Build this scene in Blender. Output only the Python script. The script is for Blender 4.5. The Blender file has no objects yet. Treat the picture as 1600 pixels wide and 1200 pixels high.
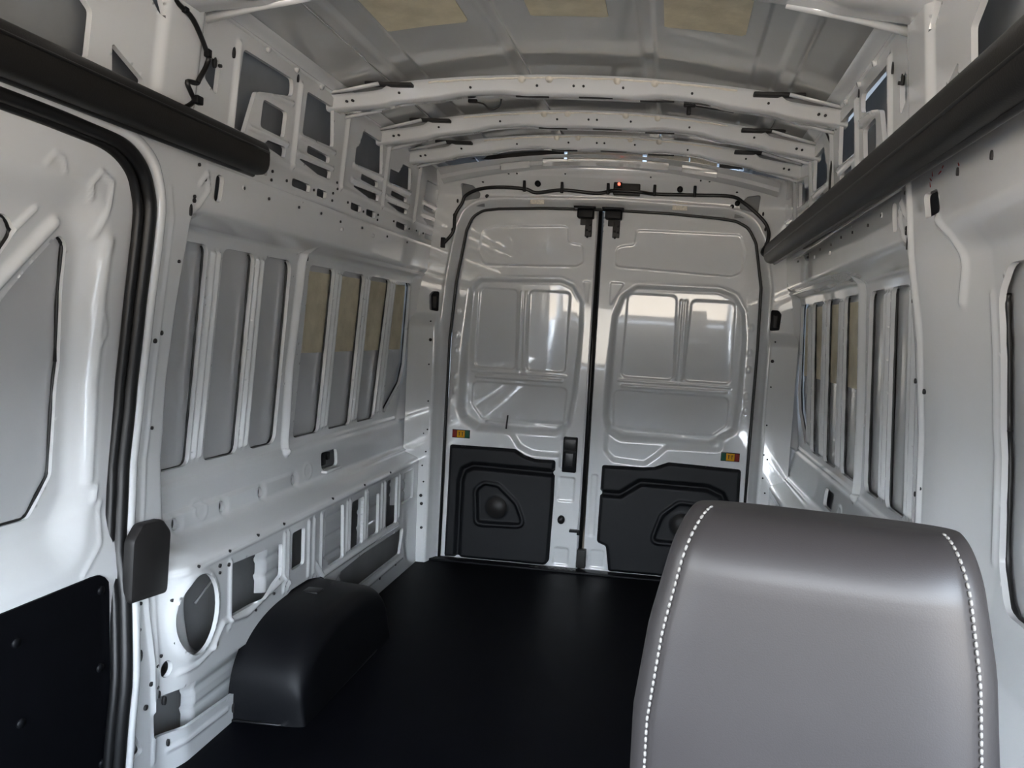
import bpy, math, random
import numpy as np
from mathutils import Matrix, Vector
random.seed(7)
S = bpy.context.scene
COL = S.collection

# ------------------------------------------------------------------ camera
YAW, PITCH, ROLL = 0.110463355, 0.0722127895, 0.0605054999
F, PX, PY = 1250.0, 907.455, 607.117
cy, sy, cp, sp = math.cos(YAW), math.sin(YAW), math.cos(PITCH), math.sin(PITCH)
fw = Vector((-sy * cp, cy * cp, -sp)); rt = Vector((cy, sy, 0)); up = rt.cross(fw)
c_, s_ = math.cos(ROLL), math.sin(ROLL)
rt2 = c_ * rt + s_ * up; up2 = -s_ * rt + c_ * up
camd = bpy.data.cameras.new('camera'); cam = bpy.data.objects.new('camera', camd); COL.objects.link(cam)
M = Matrix((rt2, up2, -fw)).transposed().to_4x4()
M.translation = Vector((0.35245, 0.0, 1.18858))
cam.matrix_world = M
camd.sensor_width = 36.0; camd.lens = F * 36.0 / 1600.0
camd.shift_x = -(PX - 800.0) / 1600.0; camd.shift_y = (PY - 600.0) / 1600.0
camd.clip_start = 0.02
S.camera = cam

# ------------------------------------------------------------------ world and exposure
W = bpy.data.worlds.new('world'); S.world = W; W.use_nodes = True
nt = W.node_tree; nt.nodes.clear()
out = nt.nodes.new('ShaderNodeOutputWorld'); bg = nt.nodes.new('ShaderNodeBackground')
tc = nt.nodes.new('ShaderNodeTexCoord'); sx = nt.nodes.new('ShaderNodeSeparateXYZ'); rp = nt.nodes.new('ShaderNodeValToRGB')
mr = nt.nodes.new('ShaderNodeMapRange'); mr.inputs[1].default_value = -1; mr.inputs[2].default_value = 1
nt.links.new(tc.outputs['Generated'], sx.inputs[0]); nt.links.new(sx.outputs['Z'], mr.inputs[0])
nt.links.new(mr.outputs[0], rp.inputs[0]); nt.links.new(rp.outputs[0], bg.inputs[0]); nt.links.new(bg.outputs[0], out.inputs[0])
el = rp.color_ramp.elements
el[0].position = 0.0; el[0].color = (0.29, 0.255, 0.215, 1)         # sunlit pale ground
el[1].position = 1.0; el[1].color = (0.46, 0.66, 0.98, 1)           # zenith
for pos, c in ((0.44, (0.35, 0.305, 0.255, 1)), (0.475, (0.15, 0.138, 0.12, 1)), (0.55, (0.13, 0.125, 0.118, 1)), (0.585, (0.78, 0.84, 0.90, 1)), (0.75, (0.62, 0.76, 0.95, 1))):
    e = el.new(pos); e.color = c                                   # yard walls up to about ten degrees, then open sky
bg.inputs[1].default_value = 10.0
S.view_settings.view_transform = 'Standard'; S.view_settings.look = 'None'
S.view_settings.gamma = 1.0; S.view_settings.use_curve_mapping = False
S.view_settings.exposure = 2.55
S.cycles.max_bounces = 14; S.cycles.diffuse_bounces = 8; S.cycles.glossy_bounces = 6
S.cycles.caustics_reflective = False; S.cycles.caustics_refractive = False
S.cycles.use_denoising = True

def portal(name, a, b, c):          # daylight portal over a window opening, corners a, b (width) and c (height)
    a, b, c = Vector(a), Vector(b), Vector(c)
    l = bpy.data.lights.new(name, 'AREA'); l.shape = 'RECTANGLE'; l.size = (b - a).length; l.size_y = (c - a).length
    l.cycles.is_portal = True
    o = bpy.data.objects.new(name, l); COL.objects.link(o)
    x = (b - a).normalized(); y = (c - a).normalized(); z = x.cross(y)
    m = Matrix((x, y, z)).transposed().to_4x4(); m.translation = (b + c) / 2
    o.matrix_world = m
portal('windscreen_portal', (0.80, -1.20, 0.82), (-0.80, -1.20, 0.82), (0.80, -0.72, 1.44))
portal('left_window_portal', (-0.92, -0.75, 0.82), (-0.92, 0.30, 0.82), (-0.92, -0.75, 1.40))
portal('right_window_portal', (0.92, 0.30, 0.82), (0.92, -0.75, 0.82), (0.92, 0.30, 1.40))

# ------------------------------------------------------------------ materials
def mat(name, col, rough=0.5, metal=0.0, coat=0.0, coat_r=0.05, noise=0.0, nscale=40.0, bump=0.0, bscale=300.0, spec=0.5, sheen=0.0, col2=None):
    m = bpy.data.materials.new(name); m.use_nodes = True
    n = m.node_tree; b = n.nodes['Principled BSDF']
    b.inputs['Base Color'].default_value = (*col, 1); b.inputs['Roughness'].default_value = rough
    b.inputs['Metallic'].default_value = metal; b.inputs['Coat Weight'].default_value = coat
    b.inputs['Coat Roughness'].default_value = coat_r; b.inputs['Specular IOR Level'].default_value = spec
    b.inputs['Sheen Weight'].default_value = sheen
    t = n.nodes.new('ShaderNodeTexCoord')
    if noise or col2:
        nz = n.nodes.new('ShaderNodeTexNoise'); nz.inputs['Scale'].default_value = nscale; nz.inputs['Detail'].default_value = 6
        n.links.new(t.outputs['Object'], nz.inputs['Vector'])
        r = n.nodes.new('ShaderNodeValToRGB'); n.links.new(nz.outputs['Fac'], r.inputs[0])
        k = col2 or tuple(c * (1 - noise) for c in col)
        r.color_ramp.elements[0].color = (*k, 1); r.color_ramp.elements[0].position = 0.32
        r.color_ramp.elements[1].color = (*col, 1); r.color_ramp.elements[1].position = 0.66
        n.links.new(r.outputs[0], b.inputs['Base Color'])
    if bump:
        nb = n.nodes.new('ShaderNodeTexNoise'); nb.inputs['Scale'].default_value = bscale; nb.inputs['Detail'].default_value = 3
        n.links.new(t.outputs['Object'], nb.inputs['Vector'])
        bp = n.nodes.new('ShaderNodeBump'); bp.inputs['Strength'].default_value = bump; bp.inputs['Distance'].default_value = 0.002
        n.links.new(nb.outputs['Fac'], bp.inputs['Height']); n.links.new(bp.outputs[0], b.inputs['Normal'])
    return m
PAINT = mat('white_paint', (0.56, 0.57, 0.575), 0.20, coat=1.0, coat_r=0.03, noise=0.03, nscale=6, bump=0.04, bscale=25)
SKIN = mat('grey_primer_skin', (0.41, 0.415, 0.42), 0.22, coat=0.7, coat_r=0.08, noise=0.05, nscale=5, bump=0.04, bscale=12)
ROOFSKIN = mat('roof_primer_skin', (0.40, 0.40, 0.395), 0.16, coat=1.0, coat_r=0.03, noise=0.05, nscale=4, bump=0.03, bscale=9)
TAN = mat('tan_damping_sheet', (0.58, 0.52, 0.375), 0.55, noise=0.3, nscale=14, bump=0.5, bscale=90, col2=(0.44, 0.39, 0.275))
RUBBER = mat('black_rubber', (0.006, 0.006, 0.0065), 0.38, noise=0.2, nscale=30, spec=0.35)
FLOORM = mat('black_floor_liner', (0.0022, 0.0025, 0.004), 0.55, noise=0.25, nscale=9, bump=0.25, bscale=500, spec=0.06)
PLASTIC = mat('black_plastic', (0.0045, 0.0048, 0.006), 0.45, noise=0.15, nscale=60, bump=0.15, bscale=700, spec=0.14)
BOARD = mat('black_hardboard', (0.0022, 0.0024, 0.0034), 0.6, noise=0.2, nscale=20, bump=0.1, bscale=300, spec=0.06)
CARD = mat('charcoal_trim_card', (0.0055, 0.0062, 0.0078), 0.5, noise=0.15, nscale=60, bump=0.2, bscale=800, spec=0.22)
GREYPL = mat('dark_grey_plastic', (0.014, 0.013, 0.013), 0.5, noise=0.1, nscale=50, bump=0.2, bscale=900, spec=0.35)
TUBEM = mat('dark_fabric_cover', (0.006, 0.0055, 0.0052), 0.45, noise=0.2, nscale=25, bump=0.15, bscale=250, spec=0.3)
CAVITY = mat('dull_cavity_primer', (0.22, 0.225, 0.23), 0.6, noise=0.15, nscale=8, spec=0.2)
HEADLINER = mat('grey_headliner', (0.13, 0.128, 0.122), 0.9, noise=0.15, nscale=120, spec=0.1)
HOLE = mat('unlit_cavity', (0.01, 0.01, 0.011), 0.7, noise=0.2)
LEATHER = mat('grey_leather', (0.0175, 0.0155, 0.016), 0.48, noise=0.06, nscale=20, bump=0.05, bscale=900, spec=0.42)
THREAD = mat('pale_thread', (0.15, 0.145, 0.138), 0.6, noise=0.1)
METAL = mat('galvanised_metal', (0.5, 0.5, 0.5), 0.35, metal=0.9, noise=0.2, nscale=60)
RED = mat('red_plastic', (0.20, 0.016, 0.014), 0.5, noise=0.1, spec=0.2); GREEN = mat('green_plastic', (0.010, 0.075, 0.04), 0.5, noise=0.1, spec=0.2)
YELLOW = mat('amber_plastic', (0.50, 0.24, 0.006), 0.5, noise=0.1, spec=0.2)
MASTIC = mat('beige_sealant', (0.62, 0.58, 0.50), 0.5, noise=0.15, nscale=80)
LABELM = mat('faded_print_label', (0.68, 0.62, 0.50), 0.5, noise=0.3, nscale=160, col2=(0.45, 0.42, 0.38))
LENS = bpy.data.materials.new('red_indicator'); LENS.use_nodes = True
_b = LENS.node_tree.nodes['Principled BSDF']; _b.inputs['Base Color'].default_value = (0.8, 0.05, 0.03, 1)
_b.inputs['Emission Color'].default_value = (1, 0.12, 0.07, 1); _b.inputs['Emission Strength'].default_value = 0.5

# ------------------------------------------------------------------ mesh helpers
def link(name, me, m, parent=None, smooth=True):
    o = bpy.data.objects.new(name, me); COL.objects.link(o)
    if m and not me.materials: me.materials.append(m)
    if smooth: me.polygons.foreach_set('use_smooth', [True] * len(me.polygons))
    if parent is not None: o.parent = parent
    return o
def tag(o, label, cat=None, group=None, kind=None):
    o['label'] = label
    if cat: o['category'] = cat
    if group: o['group'] = group
    if kind: o['kind'] = kind
    return o
def empty(name, loc=(0, 0, 0)):
    o = bpy.data.objects.new(name, None); COL.objects.link(o); o.location = loc; o.empty_display_size = 0.1
    return o
def np_mesh(name, V, Q=None, T=None):
    me = bpy.data.meshes.new(name)
    Q = np.zeros((0, 4), int) if Q is None else np.asarray(Q, int).reshape(-1, 4)
    T = np.zeros((0, 3), int) if T is None else np.asarray(T, int).reshape(-1, 3)
    me.vertices.add(len(V)); me.vertices.foreach_set('co', np.asarray(V, np.float32).ravel())
    lv = np.concatenate([Q.ravel(), T.ravel()]); me.loops.add(len(lv)); me.loops.foreach_set('vertex_index', lv.astype(np.int32))
    st = np.concatenate([np.arange(len(Q)) * 4, len(Q) * 4 + np.arange(len(T)) * 3]); me.polygons.add(len(st))
    me.polygons.foreach_set('loop_start', st.astype(np.int32))
    me.update(calc_edges=True); me.validate()
    return me
def sm(a, b, x):
    t = np.clip((x - a) / (b - a), 0, 1); return t * t * (3 - 2 * t)
def fillet(pts, r, n=5):
    pts = [np.array(p, float) for p in pts]; o = []
    N = len(pts); rs = r if isinstance(r, (list, tuple)) else [r] * N
    for i in range(N):
        p, a, b = pts[i], pts[i - 1], pts[(i + 1) % N]
        u, v = a - p, b - p; lu, lv = np.linalg.norm(u), np.linalg.norm(v)
        if rs[i] <= 0 or lu < 1e-9 or lv < 1e-9: o.append(tuple(p)); continue
        u, v = u / lu, v / lv; ang = math.acos(max(-1, min(1, u @ v)))
        if ang > 3.05: o.append(tuple(p)); continue
        d = min(rs[i] / math.tan(ang / 2), lu * .48, lv * .48)
        A, B = p + u * d, p + v * d
        for k in range(n + 1):
            t = k / n; o.append(tuple((1 - t) ** 2 * A + 2 * t * (1 - t) * p + t * t * B))
    return o
def rect(u0, u1, v0, v1, r=0.012): return fillet([(u0, v0), (u1, v0), (u1, v1), (u0, v1)], r)
def circ(u, v, r, r2=None, n=20): return [(u + r * math.cos(2 * math.pi * k / n), v + (r2 or r) * math.sin(2 * math.pi * k / n)) for k in range(n)]
def sdf(poly, U, V):                 # signed distance to a polygon, negative inside
    P = np.array(poly); N = len(P)
    d = np.full(U.shape, 1e9); s = np.ones(U.shape)
    for i in range(N):
        a, b = P[i], P[i - 1]; e = b - a; L = e @ e
        if L < 1e-14: continue
        wu, wv = U - a[0], V - a[1]
        t = np.clip((wu * e[0] + wv * e[1]) / L, 0, 1)
        d = np.minimum(d, (wu - t * e[0]) ** 2 + (wv - t * e[1]) ** 2)
        c1 = V >= a[1]; c2 = V < b[1]; c3 = e[0] * wv > e[1] * wu
        f = (c1 & c2 & c3) | (~c1 & ~c2 & ~c3); s = np.where(f, -s, s)
    return s * np.sqrt(d)
def boxed(poly, U, V, pad, fn, default):
    P = np.array(poly); m = (U > P[:, 0].min() - pad) & (U < P[:, 0].max() + pad) & (V > P[:, 1].min() - pad) & (V < P[:, 1].max() + pad)
    o = np.full(U.shape, default, float)
    if m.any(): o[m] = fn(U[m], V[m])
    return o
def step(poly, depth, width=0.012):   # area pushed by depth, soft edge straddling the outline
    return lambda U, V: boxed(poly, U, V, width, lambda u, v: depth * (1 - sm(-width / 2, width / 2, sdf(poly, u, v))), 0.0)
def ridge(line, depth, hw):           # soft bead along a polyline
    L = np.array(line)
    def dist(u, v):
        d = np.full(u.shape, 1e9)
        for a, b in zip(L[:-1], L[1:]):
            e = b - a; t = np.clip(((u - a[0]) * e[0] + (v - a[1]) * e[1]) / max(e @ e, 1e-12), 0, 1)
            d = np.minimum(d, np.hypot(u - a[0] - t * e[0], v - a[1] - t * e[1]))
        return depth * (1 - sm(0, hw, d))
    return lambda U, V: boxed(L, U, V, hw + .001, dist, 0.0)
def panel(name, u0, u1, v0, v1, h, fmap, holes=(), keep=None, m=PAINT, parent=None, flange=0.012, fdir=(1, 0, 0), me_only=False):
    nu, nv = int(round((u1 - u0) / h)) + 1, int(round((v1 - v0) / h)) + 1
    U, V = np.meshgrid(np.linspace(u0, u1, nu), np.linspace(v0, v1, nv), indexing='ij')
    hh = max((u1 - u0) / (nu - 1), (v1 - v0) / (nv - 1))
    def dist(u, v):
        s = np.full(u.shape, 1.0)
        for p in holes: s = np.minimum(s, boxed(p, u, v, 3 * hh, lambda a, b: sdf(p, a, b), 1.0))
        if keep is not None: s = np.minimum(s, -sdf(keep, u, v))
        return s
    s = dist(U, V)
    nz = np.abs(s) < 0.52 * hh
    if nz.any():
        e = hh * .05; u, v = U[nz], V[nz]; s0 = s[nz]
        gu = (dist(u + e, v) - dist(u - e, v)) / (2 * e); gv = (dist(u, v + e) - dist(u, v - e)) / (2 * e)
        g2 = np.maximum(gu * gu + gv * gv, .25)
        U[nz] = u - s0 * gu / g2; V[nz] = v - s0 * gv / g2; s[nz] = 0
    idx = np.arange(nu * nv).reshape(nu, nv)
    q = np.stack([idx[:-1, :-1], idx[1:, :-1], idx[1:, 1:], idx[:-1, 1:]], -1).reshape(-1, 4)
    sf = s.ravel(); uf, vf = U.ravel(), V.ravel(); ok = sf[q] >= 0
    full = ok.all(1); tri = ok.sum(1) == 3
    allz = full & (sf[q] == 0).all(1)
    if allz.any():
        k = np.where(allz)[0]; cs = dist(uf[q[k]].mean(1), vf[q[k]].mean(1)); full[k[cs < 0]] = False
    Q = q[full]; qt = q[tri]
    if len(qt):
        bad = np.argmin(ok[tri], 1)
        T = np.stack([qt[np.arange(len(qt)), (bad + i) % 4] for i in (1, 2, 3)], -1)
        cs = dist(uf[T].mean(1), vf[T].mean(1)); T = T[cs > -1e-4]
    else: T = np.zeros((0, 3), int)
    P = np.stack(fmap(U, V), -1).reshape(-1, 3)
    used = np.zeros(len(P), bool); used[Q.ravel()] = True; used[T.ravel()] = True
    re = np.cumsum(used) - 1; z0 = (sf == 0)[used]; P = P[used]; Q = re[Q]; T = re[T]
    if flange and (len(holes) or keep is not None):
        E = np.concatenate([Q[:, [0, 1]], Q[:, [1, 2]], Q[:, [2, 3]], Q[:, [3, 0]], T[:, [0, 1]], T[:, [1, 2]], T[:, [2, 0]]])
        key = np.sort(E, 1); _, inv, cnt = np.unique(key[:, 0] * len(P) + key[:, 1], return_inverse=True, return_counts=True)
        B = E[(cnt[inv] == 1)]; B = B[z0[B[:, 0]] & z0[B[:, 1]]]
        ids, bi = np.unique(B.ravel(), return_inverse=True); bi = bi.reshape(-1, 2); n0 = len(P); k = len(ids)
        P = np.concatenate([P, P[ids], P[ids] + np.array(fdir) * flange])
        Q = np.concatenate([Q, np.stack([n0 + bi[:, 1], n0 + bi[:, 0], n0 + k + bi[:, 0], n0 + k + bi[:, 1]], -1)])
    me = np_mesh(name, P, Q, T)
    return me if me_only else link(name, me, m, parent)
def tube_pts(pts, r, n=8, ellipse=1.0, cap=True, closed=False):
    pts = [Vector(p) for p in pts]; N = len(pts); V = []; Q = []; T = []
    pu = None
    for i, p in enumerate(pts):
        t = (pts[(i + 1) % N] - pts[i - 1]) if (closed or 0 < i < N - 1) else (pts[1] - pts[0] if i == 0 else pts[-1] - pts[-2])
        t.normalize()
        if pu is None:
            pu = Vector((0, 0, 1)) if abs(t.z) < .9 else Vector((1, 0, 0))
        u = (pu - t * pu.dot(t)).normalized(); w = t.cross(u); pu = u
        rr = r[i] if isinstance(r, (list, tuple)) else r
        for k in range(n):
            a = 2 * math.pi * k / n; V.append(p + u * (rr * math.cos(a) * ellipse) + w * (rr * math.sin(a)))
    for i in range(N if closed else N - 1):
        j = (i + 1) % N
        for k in range(n): Q.append((i * n + k, i * n + (k + 1) % n, j * n + (k + 1) % n, j * n + k))
    if cap and not closed:
        for s, o in ((0, 0), (N - 1, (N - 1) * n)):
            V.append(pts[s]); c = len(V) - 1
            for k in range(n): T.append((o + k, o + (k + 1) % n, c) if s else (o + (k + 1) % n, o + k, c))
    return V, Q, T
def tube(name, pts, r, m, parent=None, n=8, **kw):
    return link(name, np_mesh(name, *tube_pts(pts, r, n, **kw)), m, parent)
def spline(pts, k=6, closed=False):      # Catmull-Rom
    P = [np.array(p, float) for p in pts]; N = len(P); o = []
    for i in range(N if closed else N - 1):
        a = P[i - 1] if (closed or i > 0) else P[0]; b = P[i]; c = P[(i + 1) % N]; d = P[(i + 2) % N] if (closed or i + 2 < N) else P[-1]
        for j in range(k):
            t = j / k; o.append(.5 * ((2 * b) + (c - a) * t + (2 * a - 5 * b + 4 * c - d) * t * t + (3 * b - a - 3 * c + d) * t ** 3))
    if not closed: o.append(P[-1])
    return o
class Acc:                               # joins several small shapes into one mesh
    def __init__(s): s.V, s.Q, s.T = [], [], []
    def add(s, V, Q, T=()):
        o = len(s.V); s.V += [tuple(v) for v in V]; s.Q += [tuple(i + o for i in q) for q in Q]; s.T += [tuple(i + o for i in t) for t in T]
    def box(s, c, d, R=None, b=0.0):
        x, y, z = (k / 2 for k in d); c = Vector(c)
        if b <= 0:
            V = [Vector((sx * x, sy_ * y, sz * z)) for sx in (-1, 1) for sy_ in (-1, 1) for sz in (-1, 1)]
            Q = [(0, 1, 3, 2), (4, 6, 7, 5), (0, 4, 5, 1), (2, 3, 7, 6), (0, 2, 6, 4), (1, 5, 7, 3)]
            s.add([c + (R @ v if R else v) for v in V], Q)
        else:
            import bmesh
            bm = bmesh.new(); bmesh.ops.create_cube(bm, size=1)
            for v in bm.verts: v.co = Vector((v.co.x * d[0], v.co.y * d[1], v.co.z * d[2]))
            bmesh.ops.bevel(bm, geom=list(bm.edges), offset=b, segments=3, profile=.5, affect='EDGES')
            bm.verts.ensure_lookup_table()
            V = [c + (R @ v.co if R else v.co.copy()) for v in bm.verts]; Q = []; T = []
            for f in bm.faces:
                i = [v.index for v in f.verts]
                if len(i) == 4: Q.append(i)
                else: T += [(i[0], i[k], i[k + 1]) for k in range(1, len(i) - 1)]
            bm.free(); s.add(V, Q, T)
    def disc(s, c, nrm, r, t=0.002, n=12, squash=1.0):
        c = Vector(c); nrm = Vector(nrm).normalized(); s.add(*tube_pts([c - nrm * t, c + nrm * t], r, n, ellipse=squash))
    def build(s, name, m, parent=None, smooth=False):
        return link(name, np_mesh(name, s.V, s.Q, s.T), m, parent, smooth)
def slab(name, poly, to3, depthvec, m, parent=None, bev=0.003):   # extruded outline with a small rounded rim
    import bmesh
    bm = bmesh.new(); vs = [bm.verts.new(to3(u, v)) for u, v in poly]; f = bm.faces.new(vs)
    r = bmesh.ops.extrude_face_region(bm, geom=[f]); nv = [g for g in r['geom'] if isinstance(g, bmesh.types.BMVert)]
    bmesh.ops.translate(bm, verts=nv, vec=Vector(depthvec))
    bmesh.ops.recalc_face_normals(bm, faces=list(bm.faces))
    if bev:
        es = [e for e in bm.edges if (e.verts[0] in nv) == (e.verts[1] in nv)]
        bmesh.ops.bevel(bm, geom=es, offset=bev, segments=2, profile=.5, affect='EDGES')
    bmesh.ops.triangulate(bm, faces=[g for g in bm.faces if len(g.verts) > 4])
    me = bpy.data.meshes.new(name); bm.to_mesh(me); bm.free()
    o = link(name, me, m, parent); 
    try: me.set_sharp_from_angle(angle=math.radians(35))
    except Exception: pass
    return o

# ------------------------------------------------------------------ body side surface: half width at (y, z)
PZ = [-0.05, 0.10, 0.30, 0.50, 0.60, 0.80, 1.00, 1.20, 1.30, 1.40, 1.50, 1.90, 1.97]
PW = [0.86, 0.865, 0.87, 0.90, 0.925, 0.935, 0.925, 0.900, 0.884, 0.868, 0.860, 0.820, 0.808]
RZ = [-0.05, 0.10, 0.50, 0.512, 0.520, 0.541, 0.552, 0.565, 0.690, 0.705, 0.735, 1.366, 1.400, 1.437, 1.50, 1.90, 1.97]
RW = [0.840, 0.845, 0.850, 0.850, 0.858, 0.915, 0.945, 0.962, 0.972, 0.982, 0.985, 0.958, 0.950, 0.868, 0.86, 0.82, 0.808]
def prof(Z, zs, ws):
    return (np.interp(Z - .005, zs, ws) + np.interp(Z, zs, ws) + np.interp(Z + .005, zs, ws)) / 3
def recess_amount(Y, Z):      # 0 on the pillars, 1 inside the long window bay
    f = sm(1.90, 1.985, Y) ; r = 1 - sm(3.80, 3.885, Y + .25 * np.clip(.95 - Z, 0, .25) * (Z > .7))
    lo = sm(1.82, 1.92, Y)
    return np.where(Z < .52, lo, f * r)
def half_width(Y, Z):
    a = recess_amount(Y, Z)
    w = prof(Z, PZ, PW) * (1 - a) + (prof(Z, RZ, RW) - 0.029 * np.clip(Y - 2.8, 0, 2) * ((Z > .55) & (Z < 1.42)) - .02 * np.clip(2.8 - Y, -1, 1) * -1 * ((Z > .62) & (Z < 1.40)) * (Y < 2.8)) * a
    return w
def skin_width(Z): return np.interp(Z, [0, .3, .7, 1.0, 1.4, 1.6, 1.9], [.96, .985, 1.015, 1.01, .985, .955, .90])

WINDOW = []                    # columns of the two blanked windows: (polygon)
def col(t0, t1, b0, b1, r=.028, zt=1.366, zb=.737): return fillet([(b0, zb), (b1, zb), (t1, zt), (t0, zt)], r)
WINDOW += [col(1.975, 2.155, 1.955, 2.128), col(2.228, 2.40, 2.193, 2.374), col(2.455, 2.635, 2.438, 2.612, .04)]
WINDOW += [col(2.768, 2.972, 2.733, 2.938), col(3.038, 3.252, 3.010, 3.220), col(3.31, 3.537, 3.28, 3.472),
           fillet([(3.57, .737), (3.765, .885), (3.80, .97), (3.795, 1.366), (3.594, 1.366)], [.02, .04, .04, .03, .028])]
BAYS = [(2.42, 2.655, 0), (2.84, 3.11, 1), (3.19, 3.45, 2), (3.645, 3.845, 3)]
UPPER = [fillet([(2.045, 1.670), (2.10, 1.668), (2.135, 1.790), (2.335, 1.835), (2.328, 1.882), (2.05, 1.876)], [.01, .01, .015, .02, .02, .015]),
         rect(2.175, 2.315, 1.705, 1.782, .014), fillet([(2.205, 1.662), (2.335, 1.650), (2.335, 1.684), (2.225, 1.680)], .012),
         fillet([(1.897, 1.752), (1.955, 1.724), (1.955, 1.810), (1.90, 1.806)], .01)]
UPPER += [fillet([(2.422, 1.745), (2.65, 1.755), (2.615, 1.880), (2.42, 1.876)], .014), rect(2.465, 2.632, 1.698, 1.722, .011),
          fillet([(2.424, 1.668), (2.56, 1.648), (2.655, 1.650), (2.655, 1.678), (2.43, 1.672)], .008)]
UPPER += [fillet([(2.838, 1.742), (3.11, 1.755), (3.073, 1.872), (2.875, 1.870), (2.858, 1.812), (2.83, 1.800)], .012), rect(2.907, 3.08, 1.698, 1.721, .011),
          fillet([(2.839, 1.664), (3.0, 1.648), (3.106, 1.650), (3.106, 1.676), (2.84, 1.668)], .008)]
UPPER += [fillet([(3.192, 1.742), (3.452, 1.754), (3.425, 1.846), (3.32, 1.843), (3.29, 1.80), (3.185, 1.796)], .010), rect(3.228, 3.424, 1.696, 1.717, .010),
          fillet([(3.202, 1.662), (3.34, 1.648), (3.446, 1.650), (3.446, 1.672), (3.205, 1.666)], .008)]
UPPER += [fillet([(3.645, 1.745), (3.843, 1.754), (3.836, 1.846), (3.655, 1.840)], .010), rect(3.655, 3.832, 1.706, 1.727, .010),
          fillet([(3.649, 1.668), (3.75, 1.650), (3.845, 1.651), (3.842, 1.676)], .007)]
UPPER += [rect(a, b, 1.581, 1.606, .008) for a, b in ((2.14, 2.245), (2.395, 2.52), (2.57, 2.645), (2.85, 2.95), (3.0, 3.095), (3.335, 3.475), (3.73, 3.86))]
UPPER += [rect(1.995, 2.032, 1.469, 1.538, .014), rect(3.64, 3.657, 1.581, 1.604, .005)]
FRONT = [fillet([(1.573, 1.724), (1.583, 1.663), (1.678, 1.663), (1.680, 1.680)], .006),
         fillet([(1.12, 1.668), (1.512, 1.668), (1.512, 1.761), (1.485, 1.776), (1.36, 1.845), (1.12, 1.845)], [.01, .01, .012, .012, .02, .02]),
         fillet([(1.722, 1.822), (1.70, 1.885), (1.63, 1.885)], .006)]
LOWER = [circ(1.955, .377, .085, .108, 28), circ(1.846, .270, .018, .022, 14),
         fillet([(2.115, .312), (2.291, .306), (2.41, .345), (2.41, .450), (2.112, .467)], .012), rect(2.478, 2.570, .338, .465, .010),
         fillet([(2.72, .322), (2.785, .265), (2.905, .265), (2.895, .475), (2.718, .484)], .012), rect(2.975, 3.095, .272, .465, .012),
         rect(3.15, 3.27, .272, .446, .012), rect(3.362, 3.50, .262, .478, .012), rect(3.555, 3.725, .332, .474, .012),
         fillet([(1.80, .208), (1.80, .108), (1.92, .088), (2.15, .075), (2.20, .095), (2.245, .15), (2.29, .2), (2.09, .200), (1.916, .199)], .008),
         fillet([(1.70, .285), (1.665, .279), (1.668, .198), (1.716, .094), (1.762, .098), (1.712, .196)], .008),
         fillet([(2.76, .10), (3.56, .10), (3.60, .215), (3.10, .225), (2.86, .215)], .015)]
BELT = [circ(y, .592, .014, .017, 14) for y in (2.024, 2.255, 2.482, 2.714)] + [rect(2.93, 3.07, .590, .658, .02)]
ARCH = [(2.19, -.06), (2.215, .10), (2.25, .155), (2.30, .205), (2.38, .248), (2.48, .274), (2.60, .272), (2.70, .252), (2.78, .21), (2.90, .10), (2.95, -.06)]
def ribs_relief():
    R = []
    for (a, b, c, d) in ((2.192, 2.16, 1.345, .76), (2.43, 2.406, 1.345, .76), (3.005, 2.974, 1.345, .76), (3.281, 3.25, 1.345, .76), (3.565, 3.52, 1.345, .77)):
        for o in (-.013, .013): R.append(ridge([(b + o, d), (a + o, c)], -.010, .012))
    R.append(ridge([(2.672, .70), (2.665, 1.0), (2.695, 1.30), (2.70, 1.40)], -.020, .022))
    R += [ridge([(1.98, 1.640), (3.87, 1.640)], -.003, .006), ridge([(1.95, 1.553), (3.88, 1.560)], -.003, .007)]
    for y in (2.035, 2.385, 2.745, 3.15, 3.55): R.append(ridge([(y, 1.64), (y - .01, 1.88)], -.010, .014))
    for y0, y1, _ in BAYS:
        R += [ridge([(y0 - .01, 1.735), (y1 + .01, 1.742)], -.008, .009), ridge([(y0 - .01, 1.685), (y1 + .01, 1.688)], -.008, .009)]
    R += [ridge([(2.12, 1.795), (2.34, 1.815)], -.008, .01), ridge([(2.12, 1.690), (2.34, 1.694)], -.008, .01)]
    R += [ridge([(1.93, 1.50), (1.955, 1.53), (1.97, 1.49), (1.93, 1.44)], -.006, .008)]
    # lower panel: raised rims round the openings, gussets
    for y in (2.105, 2.425, 2.45, 2.60, 2.64, 2.70, 2.93, 2.955, 3.115, 3.135, 3.30, 3.335, 3.525): R.append(ridge([(y, .285), (y, .475)], -.007, .010))
    R += [ridge([(1.80, .18), (1.80, .47)], -.008, .010), ridge([(2.02, .26), (2.07, .31), (2.20, .29), (2.42, .33), (2.46, .30)], -.009, .012),
          ridge([(2.66, .31), (2.72, .25), (2.92, .25), (3.52, .25)], -.009, .012), ridge([(1.80, .50), (3.80, .502)], -.004, .006),
          ridge([(1.88, .245), (1.95, .24), (2.04, .26)], -.007, .01), ridge([(1.85, .055), (2.10, .045)], -.006, .008), ridge([(3.05, .07), (3.60, .075)], -.006, .012)]
    for p in (LOWER[0], ): R.append(lambda U, V, p=p: boxed(p, U, V, .03, lambda u, v: -.007 * (1 - sm(0.004, .02, sdf(p, u, v))), 0.0))
    for y in (2.024, 2.255, 2.482, 2.714): R.append(step(circ(y + .006, .592, .024, .026), .005, .012))
    for y in (2.14, 2.82): R.append(ridge(circ(y, .606, .030, .028, 16) + [(y + .030, .606)], -.003, .007))
    R.append(ridge([(1.96, .700), (3.72, .712)], -.005, .008))
    return R
RELIEF = ribs_relief()
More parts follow.
